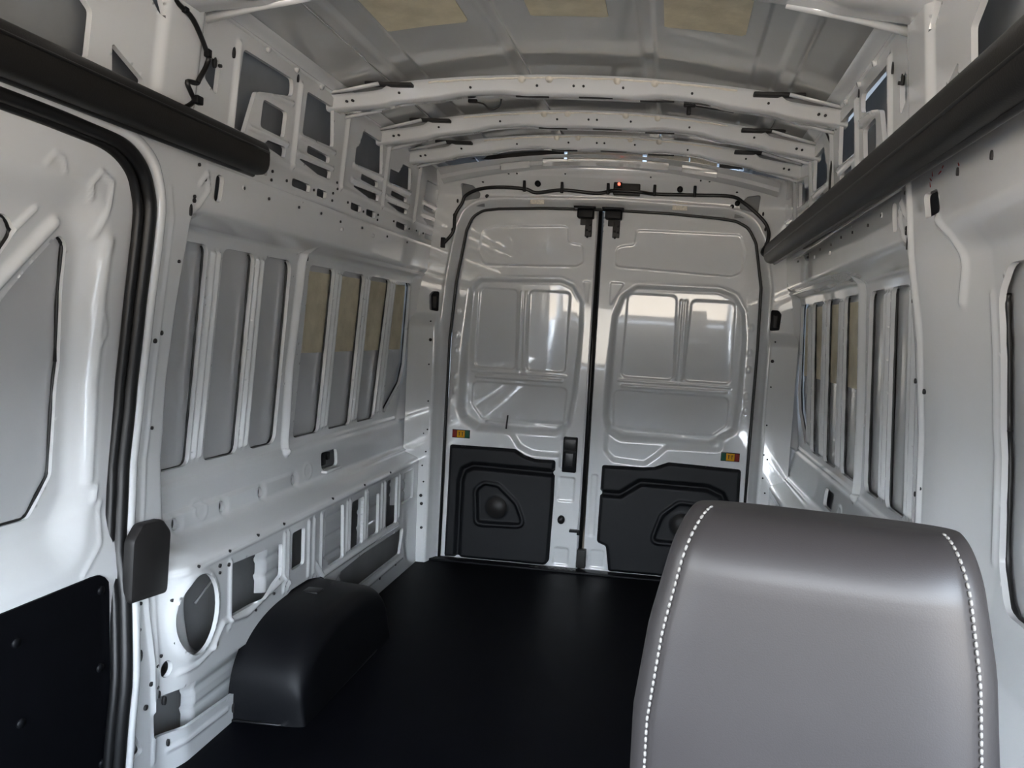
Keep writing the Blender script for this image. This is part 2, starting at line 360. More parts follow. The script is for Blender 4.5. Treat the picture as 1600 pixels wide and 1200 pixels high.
def side_map(s, extra=()):
    def f(U, V):
        w = half_width(U, V)
        for r in RELIEF: w = w + r(U, V)
        for r in extra: w = w + r(U, V)
        return s * w, U, V
    return f
# opening of the sliding door on the left: front limit of the panel by height
SEAL = [(0.55, 1.560), (1.32, 1.558), (1.54, 1.553), (1.65, 1.545), (1.718, 1.515), (1.752, 1.470), (1.772, 1.40), (1.788, 1.20), (1.795, 1.00), (1.788, .85), (1.775, .70), (1.745, .45), (1.705, .20), (1.685, 0.0)]
KEEP_L = [(1.0, 1.925), (1.0, 1.590)] + [(y + .018, z + .012) for y, z in SEAL[1:]] + [(1.70, -.03), (2.19, -.03)] + ARCH[1:-1] + [(2.92, -.03), (3.905, -.03), (3.905, 1.925)]
KEEP_R = [(1.0, 1.925), (1.0, -.03), (2.19, -.03)] + ARCH[1:-1] + [(2.92, -.03), (3.905, -.03), (3.905, 1.925)]
GRID = 0.0058
allholes = WINDOW + UPPER + FRONT + LOWER + BELT
left_extra = [ridge([(y + .062, z) for y, z in SEAL[5:12]], -.003, .008), ridge([(1.80, .05), (1.83, .48)], -.004, .01),
              step(rect(1.715, 1.86, 1.66, 1.92, .02), -.012, .03)]
RIBS = [[(2.135, .752), (2.185, .752), (2.220, 1.352), (2.163, 1.352)], [(2.381, .752), (2.432, .752), (2.449, 1.352), (2.407, 1.352)],
        [(2.945, .752), (3.003, .752), (3.031, 1.352), (2.980, 1.352)], [(3.226, .752), (3.272, .752), (3.304, 1.352), (3.260, 1.352)], [(3.482, .765), (3.560, .752), (3.588, 1.352), (3.545, 1.352)]]
POST = [(2.640, .71), (2.708, .71), (2.735, 1.30), (2.738, 1.40), (2.662, 1.40), (2.650, 1.30)]
SEAM_U, SEAM_L = 1.556, .506
def split_side(nm, s, mp, holes, keep_main, keep_low, y_low, label):
    main = panel(nm, 1.0, 3.905, SEAM_L, SEAM_U, GRID, mp, holes + RIBS + [POST], keep_main, fdir=(s, 0, 0))
    tag(main, label, 'wall', kind='structure')
    up_ = panel('upper_lattice', 1.0, 3.905, SEAM_U, 1.925, GRID, mp, holes, None, parent=main, fdir=(s, 0, 0)); up_['label'] = 'white pierced upper side panel'
    lo_ = panel('lower_panel', y_low, 3.905, -.03, SEAM_L, GRID, mp, holes, keep_low, parent=main, fdir=(s, 0, 0)); lo_['label'] = 'white lower side panel full of openings'
    for r in RIBS: panel('window_rib', r[0][0] - .005, r[2][0] + .005, .745, 1.36, .004, mp, (), r, parent=main, fdir=(s, 0, 0), flange=.02)
    panel('window_post', 2.63, 2.745, .70, 1.41, .004, mp, (), POST, parent=main, fdir=(s, 0, 0), flange=.02)
    return main
KL = [(y + .018, z + .012) for y, z in SEAL]
km = [(1.0, 1.60), (1.0, 1.574)] + [p for p in KL if p[0] > 1.1] + [(1.70, -.05), (3.95, -.05), (3.95, 1.60)]
kl = [(1.80, .60)] + [p for p in KL if p[1] < .75] + [(1.70, -.05), (2.19, -.05)] + ARCH[1:-1] + [(2.92, -.05), (3.95, -.05), (3.95, .60)]
wall_left = split_side('wall_left', -1, side_map(-1, left_extra), allholes, km, kl, 1.6, 'white stamped metal body side behind the sliding door with ribbed blank windows')
# right side: the same pressing, with a wide smooth pillar and a blank door window in place of the sliding door
RW_WIN = fillet([(0.75, .725), (1.50, .725), (1.555, .80), (1.565, 1.05), (1.545, 1.30), (1.49, 1.352), (0.75, 1.352)], [.05, .06, .06, .05, .06, .05, .05])
def right_ramp(U, V):           # wide pillar face turned towards the cab
    t = np.clip((1.845 - U) / .285, 0, 1); t = .5 * t + .5 * sm(0, 1, t)
    return .052 * t * sm(1.455, 1.375, V) * sm(-.05, .1, V)
right_extra = [right_ramp, ridge([(1.862, .3), (1.868, .8), (1.868, 1.0), (1.853, 1.25), (1.868, 1.40), (1.89, 1.555)], -.010, .012),
               ridge([(1.70, 1.455), (1.665, 1.42), (1.655, 1.36), (1.675, 1.29)], -.006, .016), ridge([(1.574, .80), (1.582, 1.05), (1.570, 1.30)], -.004, .012),
               step(rect(1.715, 1.86, 1.66, 1.92, .02), -.012, .03)]
R_HOLES = [h for h in allholes if h is not LOWER[10]] + [RW_WIN, fillet([(1.68, 1.466), (1.775, 1.466), (1.79, 1.518), (1.70, 1.516)], .012)]
kr = [(.95, .60), (.95, -.05), (2.19, -.05)] + ARCH[1:-1] + [(2.92, -.05), (3.95, -.05), (3.95, .60)]
wall_right = split_side('wall_right', 1, side_map(1, right_extra), R_HOLES, None, kr, 1.0, 'white stamped metal body side at the right, behind the grey headrest')
for s, wl, nm in ((-1, wall_left, 'left'), (1, wall_right, 'right')):
    # blank window skin close behind the ribs
    for a, b in ((1.92, 2.69), (2.70, 3.86)):
        panel('window_blank', a, b, .70, 1.40, .02, lambda U, V, s=s: (s * (np.interp(V, [.7, .735, 1.366, 1.4], [.9865, .985, .958, .9566]) - .029 * (U - 2.8) * (U > 2.8) + .02 * np.clip(2.8 - U, 0, 1) + .022), U, V), m=SKIN, parent=wl, flange=0)
    # outer skin behind the upper lattice and the lower openings
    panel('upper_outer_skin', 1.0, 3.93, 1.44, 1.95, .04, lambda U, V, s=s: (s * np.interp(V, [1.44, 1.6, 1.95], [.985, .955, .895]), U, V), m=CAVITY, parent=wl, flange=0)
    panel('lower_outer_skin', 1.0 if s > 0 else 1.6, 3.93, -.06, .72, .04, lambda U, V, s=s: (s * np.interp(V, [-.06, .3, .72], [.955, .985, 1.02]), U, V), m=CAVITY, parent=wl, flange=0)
panel('window_blank', .70, 1.60, .70, 1.38, .02, lambda U, V: (half_width(np.full(U.shape, 1.5), V) + .078, U, V), m=SKIN, parent=wall_right, flange=0)

def bead(pts2, wfun, sg, off, parent, r=.003):  # thin black tube standing in for the shaded gap at a pane edge
    pts = [(sg * (wfun(y, z) + off), y, z) for y, z in pts2]
    return tube('gap_shade_line', pts, [r * (.75 + .5 * random.random()) for _ in pts], RUBBER, parent, n=6)
def dense(P, st=.03):
    o = []
    for a, b in zip(P[:-1], P[1:]):
        n = max(1, int(math.hypot(b[0] - a[0], b[1] - a[1]) / st))
        o += [(a[0] + (b[0] - a[0]) * k / n, a[1] + (b[1] - a[1]) * k / n) for k in range(n)]
    return o + [P[-1]]
for s, wl in ((-1, wall_left), (1, wall_right)):
    for P in WINDOW:
        L_ = P[4:16] if len(P) < 26 else P[4:23]
        bead(dense([(y - .004, z) for y, z in L_]), lambda y, z: float(half_width(np.array([min(max(y, 2.02), 3.74)]), np.array([z]))[0]), s, .014, wl)
bead(dense(RW_WIN[3:28] ), lambda y, z: float(side_map(1, right_extra)(np.array([1.52]), np.array([z]))[0][0]), 1, .016, wall_right, .005)
# damping sheets on the rear blank windows (seen between the ribs)
for s, wl in ((-1, wall_left), (1, wall_right)):
    P = fillet([(2.775, 1.045), (3.775, 1.045), (3.775, 1.352), (2.795, 1.345)], .004)
    def m3(U, V, s=s): return (s * (np.interp(V, [.7, .735, 1.366, 1.4], [.9865, .985, .958, .9566]) - .029 * (U - 2.8) + .0185), U, V)
    panel('damping_sheet', 2.76, 3.79, 1.03, 1.36, .02, m3, keep=P, m=TAN, parent=wl, flange=.003, fdir=(s, 0, 0))['label'] = 'tan damping sheet glued behind the window ribs'

# inner braces seen through the lower openings, left side
def brace(name, y0, y1, z0, z1, x, parent=wall_left, s=-1, m=PAINT):
    rel = [ridge([(y0, z0 + k * (z1 - z0) / 4), (y1, z0 + k * (z1 - z0) / 4)], .006, .012) for k in (1, 2, 3)]
    def f(U, V):
        w = np.full(U.shape, x)
        for r in rel: w = w + r(U, V)
        w = w + .03 * (1 - sm(0, .012, U - y0)) + .03 * (1 - sm(0, .012, y1 - U))
        return s * w, U, V
    return panel(name, y0, y1, z0, z1, .008, f, m=m, parent=parent, flange=0)
for a in ((2.40, 2.52, .28, .50, .905), (2.82, 3.01, .20, .50, .895), (3.24, 3.42, .22, .50, .90), (2.02, 2.28, .02, .235, .905), (2.90, 3.03, .05, .25, .90), (3.66, 3.80, .30, .50, .91)):
    brace('inner_brace', *a)
for z in (.12, .17): tube('skin_swage', [(-.965, 2.85, z), (-.965, 3.62, z + .02)], .006, SKIN, wall_left)
tube('inner_brace', spline([(-.93, 2.02, .46), (-.94, 2.0, .38), (-.94, 2.03, .25), (-.94, 2.08, .2)]), .018, PAINT, wall_left)
tube('inner_brace', spline([(-.92, 1.72, .30), (-.92, 1.75, .18), (-.92, 1.80, .08)]), .014, PAINT, wall_left)
tube('inner_brace', spline([(-.935, 2.15, .06), (-.935, 2.22, .14), (-.935, 2.30, .22)]), .016, SKIN, wall_left)
tube('skin_swage', spline([(-.975, 2.14, .33), (-.975, 2.25, .38), (-.975, 2.36, .40)]), .004, SKIN, wall_left)
# flanged door-lock pocket on the belt, left
A = Acc(); A.box((-.962, 3.0, .583), (.05, .14, .012), b=.004); A.build('pocket_lip', PAINT, wall_left, True)
A = Acc(); A.box((-.99, 3.0, .62), (.01, .05, .05), b=.003); A.box((-.985, 3.03, .63), (.02, .02, .03), b=.003); A.build('pocket_latch', PLASTIC, wall_left)
for y in (2.024, 2.255, 2.482, 2.714):  # black discs behind the belt holes, standing in for their deep shade
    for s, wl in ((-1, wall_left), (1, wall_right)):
        A = Acc(); A.disc((s * (float(half_width(np.array([y]), np.array([.592]))[0]) + .020), y + .008, .592), (1, 0, 0), .024, .003, 14); A.build('hole_shade_disc', HOLE, wl)
# small round and slotted fixing holes, too fine to cut
def dots(lst, s, parent, surf=half_width, r=.0045):
    A = Acc()
    for d in lst:
        y, z = d[0], d[1]; rr = d[2] if len(d) > 2 else r; sq = d[3] if len(d) > 3 else 1.0
        w = float(surf(np.array([y]), np.array([z]))[0])
        A.disc((s * w, y, z), (s, 0, 0), rr, .0035, 10, sq)
    o = A.build('fixing_holes', HOLE, parent); o['kind'] = 'stuff'
DOT = [(1.93, 1.80, .006, 2.2), (2.005, 1.85, .006, 2.4), (2.35, 1.893, .005, 2.4), (2.71, 1.893, .005, 2.6), (3.13, 1.885, .005, 2), (3.52, 1.875, .005, 2), (1.90, 1.63), (1.96, 1.64), (1.955, 1.80),
       (2.27, 1.60), (2.27, 1.575), (2.36, 1.59), (2.545, 1.595), (2.69, 1.61), (2.69, 1.585), (2.71, 1.65), (2.72, 1.63), (2.82, 1.60), (2.97, 1.59), (3.12, 1.60), (3.12, 1.58), (3.30, 1.60), (3.5, 1.595), (3.6, 1.60), (3.70, 1.60),
       (2.13, 1.525), (2.27, 1.52), (2.46, 1.525), (2.62, 1.53), (2.78, 1.525), (2.98, 1.53), (3.25, 1.53), (3.5, 1.535), (1.945, 1.515, .006), (1.915, 1.545), (1.91, 1.465), (1.91, 1.455, .006), (1.90, 1.43, .005, 3.0), (1.93, 1.62),
       (1.86, 1.12, .006), (1.84, 1.10, .006), (1.885, 1.30), (1.862, .88), (2.735, 1.385, .004, 2.2), (2.725, 1.36, .004, 2.2),
       (1.83, .52), (1.95, .507), (2.10, .508), (2.26, .513), (2.42, .51), (2.80, .515), (3.1, .51), (3.4, .51), (2.05, .48, .006), (2.095, .47, .006), (1.87, .44), (1.87, .33), (2.045, .35), (2.05, .46), (2.43, .30), (2.36, .30), (2.25, .285),
       (1.765, .40), (1.755, .34, .009, 1.8), (1.83, .31), (1.815, .29), (1.79, .255, .006), (1.815, .235), (1.82, .215, .005, 2), (1.77, .205, .007), (1.84, .19, .006, 2), (2.13, .035, .008, 1.8), (1.85, .075, .005, 2), (2.18, .06, .006, 2),
       (1.78, .46), (1.80, .455), (1.86, .50), (3.10, .06, .007, 1.5), (3.3, .065, .007, 1.5), (3.5, .07, .007, 1.5)]
dots(DOT, -1, wall_left); dots([d for d in DOT if d[1] > .55] + [(1.93, 1.12, .006), (1.90, 1.12, .006), (1.90, .86, .006), (1.93, .86, .006), (1.42, 1.52, .004, 2), (1.58, 1.525, .004, 2)], 1, wall_right)
# pale weld studs along the cant rail
A = Acc()
for s in (-1, 1):
    A = Acc()
    for y in (2.16, 2.33, 2.50): A.disc((s * .815, y, 1.912), (s, 0, .4), .008, .006, 10)
    for y, z in ((2.13, 1.527), (2.48, 1.548), (2.80, 1.50), (3.1, 1.515)): A.disc((s * (.859), y, z), (s, 0, 0), .007, .004, 10)
    A.build('weld_studs', PAINT, wall_left if s < 0 else wall_right)['kind'] = 'stuff'
# red crayon strokes on the right pillar
A = Acc()
for y, z, dy, dz in ((1.735, 1.538, .010, .006), (1.728, 1.545, .002, .010), (1.675, 1.545, .014, -.003), (1.668, 1.549, -.006, .004), (1.575, 1.535, .006, .006), (1.742, 1.526, .004, .010)):
    w_ = float(half_width(np.array([y]), np.array([z]))[0]); A.add(*tube_pts([(w_ - .0004, y, z), (w_ - .0004, y + dy, z + dz)], .0014, 6))
o = A.build('crayon_marks', RED, wall_right); o['kind'] = 'stuff'; o['label'] = 'small red crayon strokes'

# ------------------------------------------------------------------ cant rails and ceiling
def roof_z(X): return 2.035 - .098 * (np.abs(X) / .79) ** 2.2
SW = [.19, .235, .525, .60, .65]
def ceil_map(U, V):
    z = roof_z(U); a = np.abs(U - .01)
    z = z + .007 * sm(.188, .196, a) * (1 - sm(.228, .236, a)) + .004 * sm(.522, .53, a) - .009 * sm(.597, .605, a) * (1 - sm(.644, .652, a))
    return U, V, z
ceiling = panel('ceiling', -.80, .80, .35, 3.88, .0065, ceil_map, m=ROOFSKIN, flange=0)
tag(ceiling, 'grey primed metal roof skin with lengthwise swages above the roof bows', 'ceiling', kind='structure')
for i, (a, b) in enumerate(((-.505, -.27), (-.09, .122), (.272, .49))):
    P = fillet([(a, 1.55), (b, 1.55), (b, 2.235 - .03 * (i == 1)), (a, 2.245 - .04 * (i == 1))], .003)
    o = panel('damping_sheet', a - .01, b + .01, 1.54, 2.26, .02, lambda U, V: (U, V, roof_z(U) - .0025 + .004 * (np.abs(U) > 9)), keep=P, m=TAN, parent=ceiling, flange=.004, fdir=(0, 0, 1))
    o['label'] = 'tan damping sheet glued to the roof'
for s, wl in ((-1, wall_left), (1, wall_right)):
    def rail(U, V, s=s):          # U along the van, V around the rail section
        a = V
        x = np.interp(a, [0, .3, .5, .7, 1], [.8185, .812, .806, .797, .775]); z = np.interp(a, [0, .3, .5, .7, 1], [1.915, 1.923, 1.925, 1.932, 1.944])
        return s * (x - .004 * np.sin(a * math.pi * 3)), U, z
    panel('cant_rail', .5, 3.88, 0, 1, .05, rail, parent=wl, flange=0)

# ------------------------------------------------------------------ roof bows
def roof_bow(y0, y1, zmid, zend, label, wend=.845, tall=.046, gusset=False):
    n = 97; xs = np.linspace(-wend, wend, n); V = []; Q = []
    def zb(x): return zmid - (zmid - zend) * (abs(x) / wend) ** 2.0
    prof_ = [(y0 - .018, .046), (y0 - .014, .044), (y0, .040), (y0 + .004, .006), (y0 + .010, 0.0), (y1 - .010, 0.0), (y1 - .004, .006), (y1, .040), (y1 + .016, .046)]
    for x in xs:
        e = sm(.62, .66, abs(x)); t = 1 - .25 * e
        swell = .010 * (1 - sm(.06, .16, abs(abs(x) - .33)))
        drop = -.006 * e
        for y, dz in prof_:
            V.append((x, y + (-.015 * sm(.7, .84, abs(x))), zb(x) + drop + dz * t * (tall / .04) + (swell if dz < .02 else 0)))
    m_ = len(prof_)
    for i in range(n - 1):
        for k in range(m_ - 1): Q.append((i * m_ + k, (i + 1) * m_ + k, (i + 1) * m_ + k + 1, i * m_ + k + 1))
    root = empty('roof_bow', (0, (y0 + y1) / 2, zend))
    def child(o): o.parent = root; o.matrix_parent_inverse = Matrix.Translation(-root.location); return o
    child(link('beam', np_mesh('beam', V, Q), PAINT))
    A = Acc()
    for x in (-.60, -.36, -.14, .14, .36, .60, -.02, .012): A.disc((x, y0 + .002, zb(x) + .024), (0, 1, .1), .0042, .003, 8)
    for x in (-.775, -.755, .755, .775): A.disc((x, y0 - .006, zb(x) + .014), (0, 1, .1), .0045, .006, 8)
    o = child(A.build('fixing_holes', HOLE)); o['kind'] = 'stuff'
    A = Acc()
    for x in (-.16, .05, .25): A.box((x, (y0 + y1) / 2, zb(x) - .0005), (.11, .012, .003))
    o = child(A.build('slots', HOLE)); o['kind'] = 'stuff'
    for s in ((-1, 1) if gusset else ()):
        A = Acc(); A.box((s * .745, y1 - .03, zb(.745) - .001), (.05, .03, .006), Matrix.Rotation(s * .10, 3, 'Y')); child(A.build('gusset_slot', HOLE))
        child(tube('gusset_bead', [(s * .55, y1 - .005, zb(.55) + .006), (s * .70, y1 + .008, zb(.70) + .003), (s * .84, y1 + .030, zend + .002)], .012, PAINT))
    for s in (() if gusset else (-1, 1)):             # end brackets and the mastic along the top lip
        A = Acc(); A.add(*tube_pts([(s * .70, y1 + .03, zb(.7) + .008), (s * .845, y1 + .02, zend - .004)], .012, 8, ellipse=.5)); child(A.build('end_bracket', PAINT, None, True))
        A = Acc(); A.add(*tube_pts([(s * .66, y0 - .025, zb(.66) + .052), (s * .82, y0 - .03, zb(.82) + .040)], .014, 8, ellipse=.4))
        child(A.build('end_bracket', PAINT, None, True))
        A = Acc(); A.box((s * .63, y0 - .012, zb(.63) + .050), (.16, .03, .012), b=.004); child(A.build('lip_gap', HOLE))
    A = Acc(); xx = np.linspace(-.5, .5, 70)
    pts = [(x, y0 - .006, zb(x) + .047 + .0012 * math.sin(90 * x)) for x in xx]
    A.add(*tube_pts(pts, [.0028 + .0012 * random.random() for _ in pts], 6))
    for x in (-.19, -.10, .12, .24): A.disc((x, y0 - .004, zb(x) + .044), (0, 1, .6), .012, .004, 10)
    child(A.build('sealant_bead', MASTIC, None, True))
    return tag(root, label, 'roof beam', 'white bows across the roof')
roof_bow(1.70, 1.855, 1.958, 1.884, 'white roof bow at the top edge of the picture, nearest the camera', gusset=True)
roof_bow(2.615, 2.695, 1.948, 1.874, 'white roof bow carrying two small black clips, in front of the other rear bows')
roof_bow(3.065, 3.145, 1.960, 1.868, 'white roof bow in the middle of the three above the cargo bay')
roof_bow(3.40, 3.475, 1.952, 1.866, 'white roof bow nearest the rear doors')

# ------------------------------------------------------------------ floor
floor = panel('floor', -.93, .93, -1.3, 3.885, .03, lambda U, V: (U, V, -.004 + .0035 * sm(.02, .03, np.abs(((V + .1) % .5) - .25)) * (np.abs(U) < .6) * 0 + 0 * U), m=FLOORM, flange=0)
tag(floor, 'matt black load floor liner', 'floor', kind='structure')
A = Acc(); A.box((0, 3.86, .0), (1.62, .05, .012), b=.004); A.box((0, 3.895, -.006), (1.62, .05, .012), b=.004); A.build('sill_strip', PLASTIC, floor)
A = Acc()
for k in range(9): A.box((-.27 + k * .027, 3.862, .007), (.016, .022, .004), b=.001)
o = A.build('sill_tread', RUBBER, floor); o['kind'] = 'stuff'

# ------------------------------------------------------------------ rear frame, header and rear doors
GAP = [(-.752, -.03), (-.752, .60), (-.750, 1.106), (-.730, 1.396), (-.692, 1.645), (-.664, 1.715), (-.613, 1.746), (-.536, 1.757), (-.30, 1.770), (0, 1.775), (.30, 1.770), (.536, 1.757), (.613, 1.748), (.672, 1.720), (.712, 1.650), (.752, 1.44), (.756, 1.15), (.752, .60), (.752, -.03)]
GAPR = fillet(GAP, [0] + [.08] * (len(GAP) - 2) + [0], 3)
OPEN = [(x * 1.004, z + .004 if z > 0 else z - .1) for x, z in GAPR]
TRIH = fillet([(-.712, 1.862), (-.652, 1.853), (-.618, 1.822), (-.620, 1.798), (-.707, 1.780)], .012)
LATCHH = [fillet([(s * .80, 1.24), (s * .845, 1.245), (s * .850, 1.32), (s * .835, 1.338), (s * .80, 1.338)], .008) for s in (-1, 1)]
def frame_map(U, V):
    s = np.minimum(.2, np.maximum(0, sdf(OPEN, U, V)))
    y = 3.845 - .09 * sm(1.80, 1.95, V) + .05 * (1 - sm(.0, .03, s))
    y = y - .012 * (1 - sm(0.0, .012, np.abs(s - .036)))                       # rolled rim
    y = y - .010 * (1 - sm(0, .012, np.abs(V - 1.800))) * (np.abs(U) < .58)      # header bead
    y = y + .004 * (1 - sm(0, .008, np.abs(V - 1.915)))
    post = sm(.785, .800, np.abs(U)) * (1 - sm(1.16, 1.24, V))
    y = y - .05 * post
    hump = 1 - sm(.02, .07, np.hypot(np.abs(U) - .87, (V - 1.29) * .7))
    return U, y, V
HOLES_F = [OPEN, TRIH, [(-a, b) for a, b in TRIH]] + LATCHH
KEEP_F = [(-.93, -.03), (.93, -.03), (.93, 1.2), (.88, 1.44), (1.0, 1.47), (1.0, 1.90), (.85, 1.912), (.79, 1.925), (.55, 1.963), (.3, 1.978), (0, 1.984), (-.3, 1.978), (-.55, 1.963), (-.79, 1.925), (-.85, 1.912), (-1.0, 1.90), (-1.0, 1.47), (-.88, 1.44), (-.93, 1.2)]
wall_rear = panel('wall_rear', -1.0, 1.0, -.03, 1.99, .0065, frame_map, HOLES_F, KEEP_F, fdir=(0, 1, 0), flange=.03)
tag(wall_rear, 'white metal frame and header around the two rear doors', 'wall', kind='structure')
# cavity backs behind the holes
A = Acc()
for s in (-1, 1): A.box((s * .665, 3.86, 1.82), (.13, .01, .12)); A.build('header_cavity_back', CAVITY, wall_rear); A = Acc(); A.box((s * .83, 3.90, 1.29), (.09, .01, .13)); A.build('latch_cavity_back', GREYPL, wall_rear); A = Acc()
A = Acc()
for s in (-1, 1):
    A = Acc(); A.box((s * .825, 3.862, 1.285), (.022, .02, .06), b=.004); A.build('hinge_block', GREYPL, wall_rear)
def fdots(lst, name='fixing_holes', y=None):
    A = Acc()
    for d in lst:
        x, z = d[0], d[1]; r = d[2] if len(d) > 2 else .004; sq = d[3] if len(d) > 3 else 1
        yy = float(frame_map(np.array([x]), np.array([z]))[1][0]) if y is None else y
        A.disc((x, yy, z), (0, 1, 0), r, .003, 10, sq)
    o = A.build(name, HOLE, wall_rear); o['kind'] = 'stuff'
FD = []
for s in (-1, 1):
    FD += [(s * .826, 1.19), (s * .818, 1.10, .008), (s * .82, .98), (s * .815, .80), (s * .812, .66), (s * .83, .64), (s * .815, .55), (s * .83, .48), (s * .82, .40), (s * .83, .33, .008), (s * .825, .29, .008), (s * .82, .17, .007), (s * .585, 1.808, .010), (s * .60, 1.868, .006, .6), (s * .47, 1.905, .005, .5), (s * .43, 1.908), (s * .75, 1.64, .005, 2), (s * .745, 1.71, .005, 2), (s * .73, 1.78, .005, 2), (s * .20, 1.915)]
fdots(FD)
for x in (-.337, .343):
    A = Acc(); A.box((x, 3.836, 1.797), (.07, .006, .036), b=.002); A.build('printed_label', LABELM, wall_rear)
# header flange strip up to the roof, with pale insulation seen behind it
def head2(U, V): return U, np.interp(V, [0, 1], [3.77, 3.66]) + 0 * U, np.where(V < .5, 1.935, 1.95) + .03 * V - .098 * (np.abs(U) / .80) ** 2.2 + .004
panel('header_flange', -.78, .78, 0, 1, .02, head2, [rect(-.30, .28, .35, .75, .03), rect(.34, .50, .35, .75, .03), rect(-.5, -.36, .3, .6, .03)], parent=wall_rear, flange=.015, fdir=(0, 0, 1))
for x0, x1, mm in ((-.80, -.215, GREYPL), (-.20, .155, MASTIC), (.175, .37, MASTIC), (.375, .50, LABELM), (.51, .80, GREYPL)):
    A = Acc(); A.box(((x0 + x1) / 2, 3.80, 2.015), (x1 - x0, .012, .085), b=.003); A.build('insulation_strip', mm, wall_rear)
tube('door_seal', [(x, 3.892, z) for x, z in GAPR], .007, RUBBER, wall_rear, n=8)

DY = 3.918
def door_relief(sg):
    # sg -1 left door, +1 right door; outlines in x, z
    if sg < 0:
        win = fillet([(-.690, .760), (-.672, .715), (-.600, .668), (-.20, .672), (-.135, .720), (-.112, .90), (-.098, 1.20), (-.100, 1.33), (-.150, 1.408), (-.21, 1.430), (-.620, 1.412), (-.664, 1.355), (-.680, 1.11)], .03)
        lobe = fillet([(-.60, .70), (-.42, .655), (-.375, .590), (-.31, .562), (-.165, .560), (-.15, .72)], .03)
        up_ = fillet([(-.636, 1.549), (-.618, 1.648), (-.567, 1.676), (-.192, 1.694), (-.188, 1.614), (-.115, 1.608), (-.105, 1.52), (-.142, 1.500), (-.600, 1.486)], .025)
        panes = [fillet([(-.632, .975), (-.422, .975), (-.428, 1.372), (-.62, 1.372)], .025), fillet([(-.366, .975), (-.170, .975), (-.163, 1.372), (-.366, 1.372)], .025),
                 fillet([(-.640, .900), (-.155, .900), (-.165, .700), (-.585, .712), (-.640, .785)], .03)]
        vr = -.396; tri = fillet([(-.10, 1.43), (-.07, 1.43), (-.075, 1.30)], .008); hr = (-.64, -.165)
    else:
        win = fillet([(.048, .775), (.066, .712), (.126, .672), (.57, .672), (.680, .750), (.692, .90), (.696, 1.20), (.682, 1.32), (.636, 1.397), (.557, 1.424), (.158, 1.420), (.092, 1.362), (.062, 1.27)], .03)
        lobe = fillet([(.055, .72), (.058, .60), (.10, .560), (.255, .552), (.312, .598), (.358, .645), (.62, .648), (.62, .70)], .03)
        up_ = fillet([(.049, 1.510), (.050, 1.600), (.090, 1.614), (.136, 1.616), (.142, 1.690), (.640, 1.690), (.668, 1.610), (.655, 1.510), (.61, 1.490)], .025)
        panes = [fillet([(.110, .972), (.366, .972), (.358, 1.385), (.12, 1.385)], .03), fillet([(.418, .972), (.646, .972), (.640, 1.368), (.43, 1.368)], .03),
                 fillet([(.080, .905), (.644, .905), (.640, .765), (.565, .702), (.148, .690), (.086, .720)], .03)]
        vr = .392; tri = fillet([(.032, 1.43), (.10, 1.43), (.035, 1.31)], .008); hr = (.10, .645)
    R = [step(win, .030, .034), step(lobe, .022, .030), step(up_, .004, .008), step(tri, .003, .008)] + [step(p, .007, .009) for p in panes]
    R += [ridge([(vr - .012, .98), (vr - .010, 1.36)], -.006, .011), ridge([(vr + .014, .98), (vr + .012, 1.36)], -.006, .011), ridge([(hr[0] + .02, .928), (hr[1] - .02, .932)], -.007, .012)]
    R += [ridge([(hr[0], .955), (vr - .01, .955)], -.004, .009), ridge([(vr + .01, .955), (hr[1], .955)], -.004, .009)]
    R.append(ridge(win + win[:1], -.004, .016)); R.append(ridge(up_ + up_[:1], -.0012, .008))
    e = -.72 if sg < 0 else .724
    for z in (.85, .92, 1.05, 1.13, 1.25): R.append(step(circ(e, z, .010, .016, 12), -.005, .012))
    return R, win
def door_map(sg, R, win):
    mask = step(win, 1.0, .05)          # the outer skin in the window field is bowed and leans in
    def f(U, V):
        y = np.full(U.shape, DY)
        for r in R: y = y + r(U, V)
        y = y + mask(U, V) * (-.055 * (V - 1.05) + .045 * (U - .38 * sg) ** 2 - .02 * (U - .38 * sg))
        return U, y, V
    return f
doors = []
for sg, lab in ((-1, 'white left rear cargo door with black trim card and black latch handle'), (1, 'white right rear cargo door partly hidden behind the grey headrest')):
    R, win = door_relief(sg)
    if sg < 0: keep = [(x, z) for x, z in GAPR if x < -.06] + [(-.052, 1.774), (-.048, -.005), (-.752, -.005)]
    else: keep = [(-.018, -.005), (-.020, 1.774)] + [(x, z) for x, z in GAPR if x > .0] + [(.752, -.005)]
    keep = [(x * .997, max(z, .0)) for x, z in keep]
    if sg < 0: R += [step(rect(-.165, -.085, .335, .455, .012), .006, .012), step(rect(-.170, -.095, .01, .095, .014), .006, .012), step(rect(-.165, -.10, .50, .64, .01), .01, .01)]
    else: R += [step(rect(.0, .028, .17, .48, .01), .006, .012), step(rect(.015, .085, .01, .10, .014), .006, .012)]
    d = panel('door_1' if sg < 0 else 'door_2', -.755 if sg < 0 else -.022, -.045 if sg < 0 else .757, 0.0, 1.776, .0042, door_map(sg, R, win), (), keep, fdir=(0, 1, 0), flange=.035)
    tag(d, lab, 'door', kind='structure'); doors.append(d)
dl, dr = doors
tube('centre_seal', [(-.036, 3.915, .0), (-.036, 3.915, 1.772)], .010, RUBBER, dr)
tube('edge_bead', [(-.050, 3.917, .0), (-.050, 3.917, 1.772)], .005, PAINT, dl)
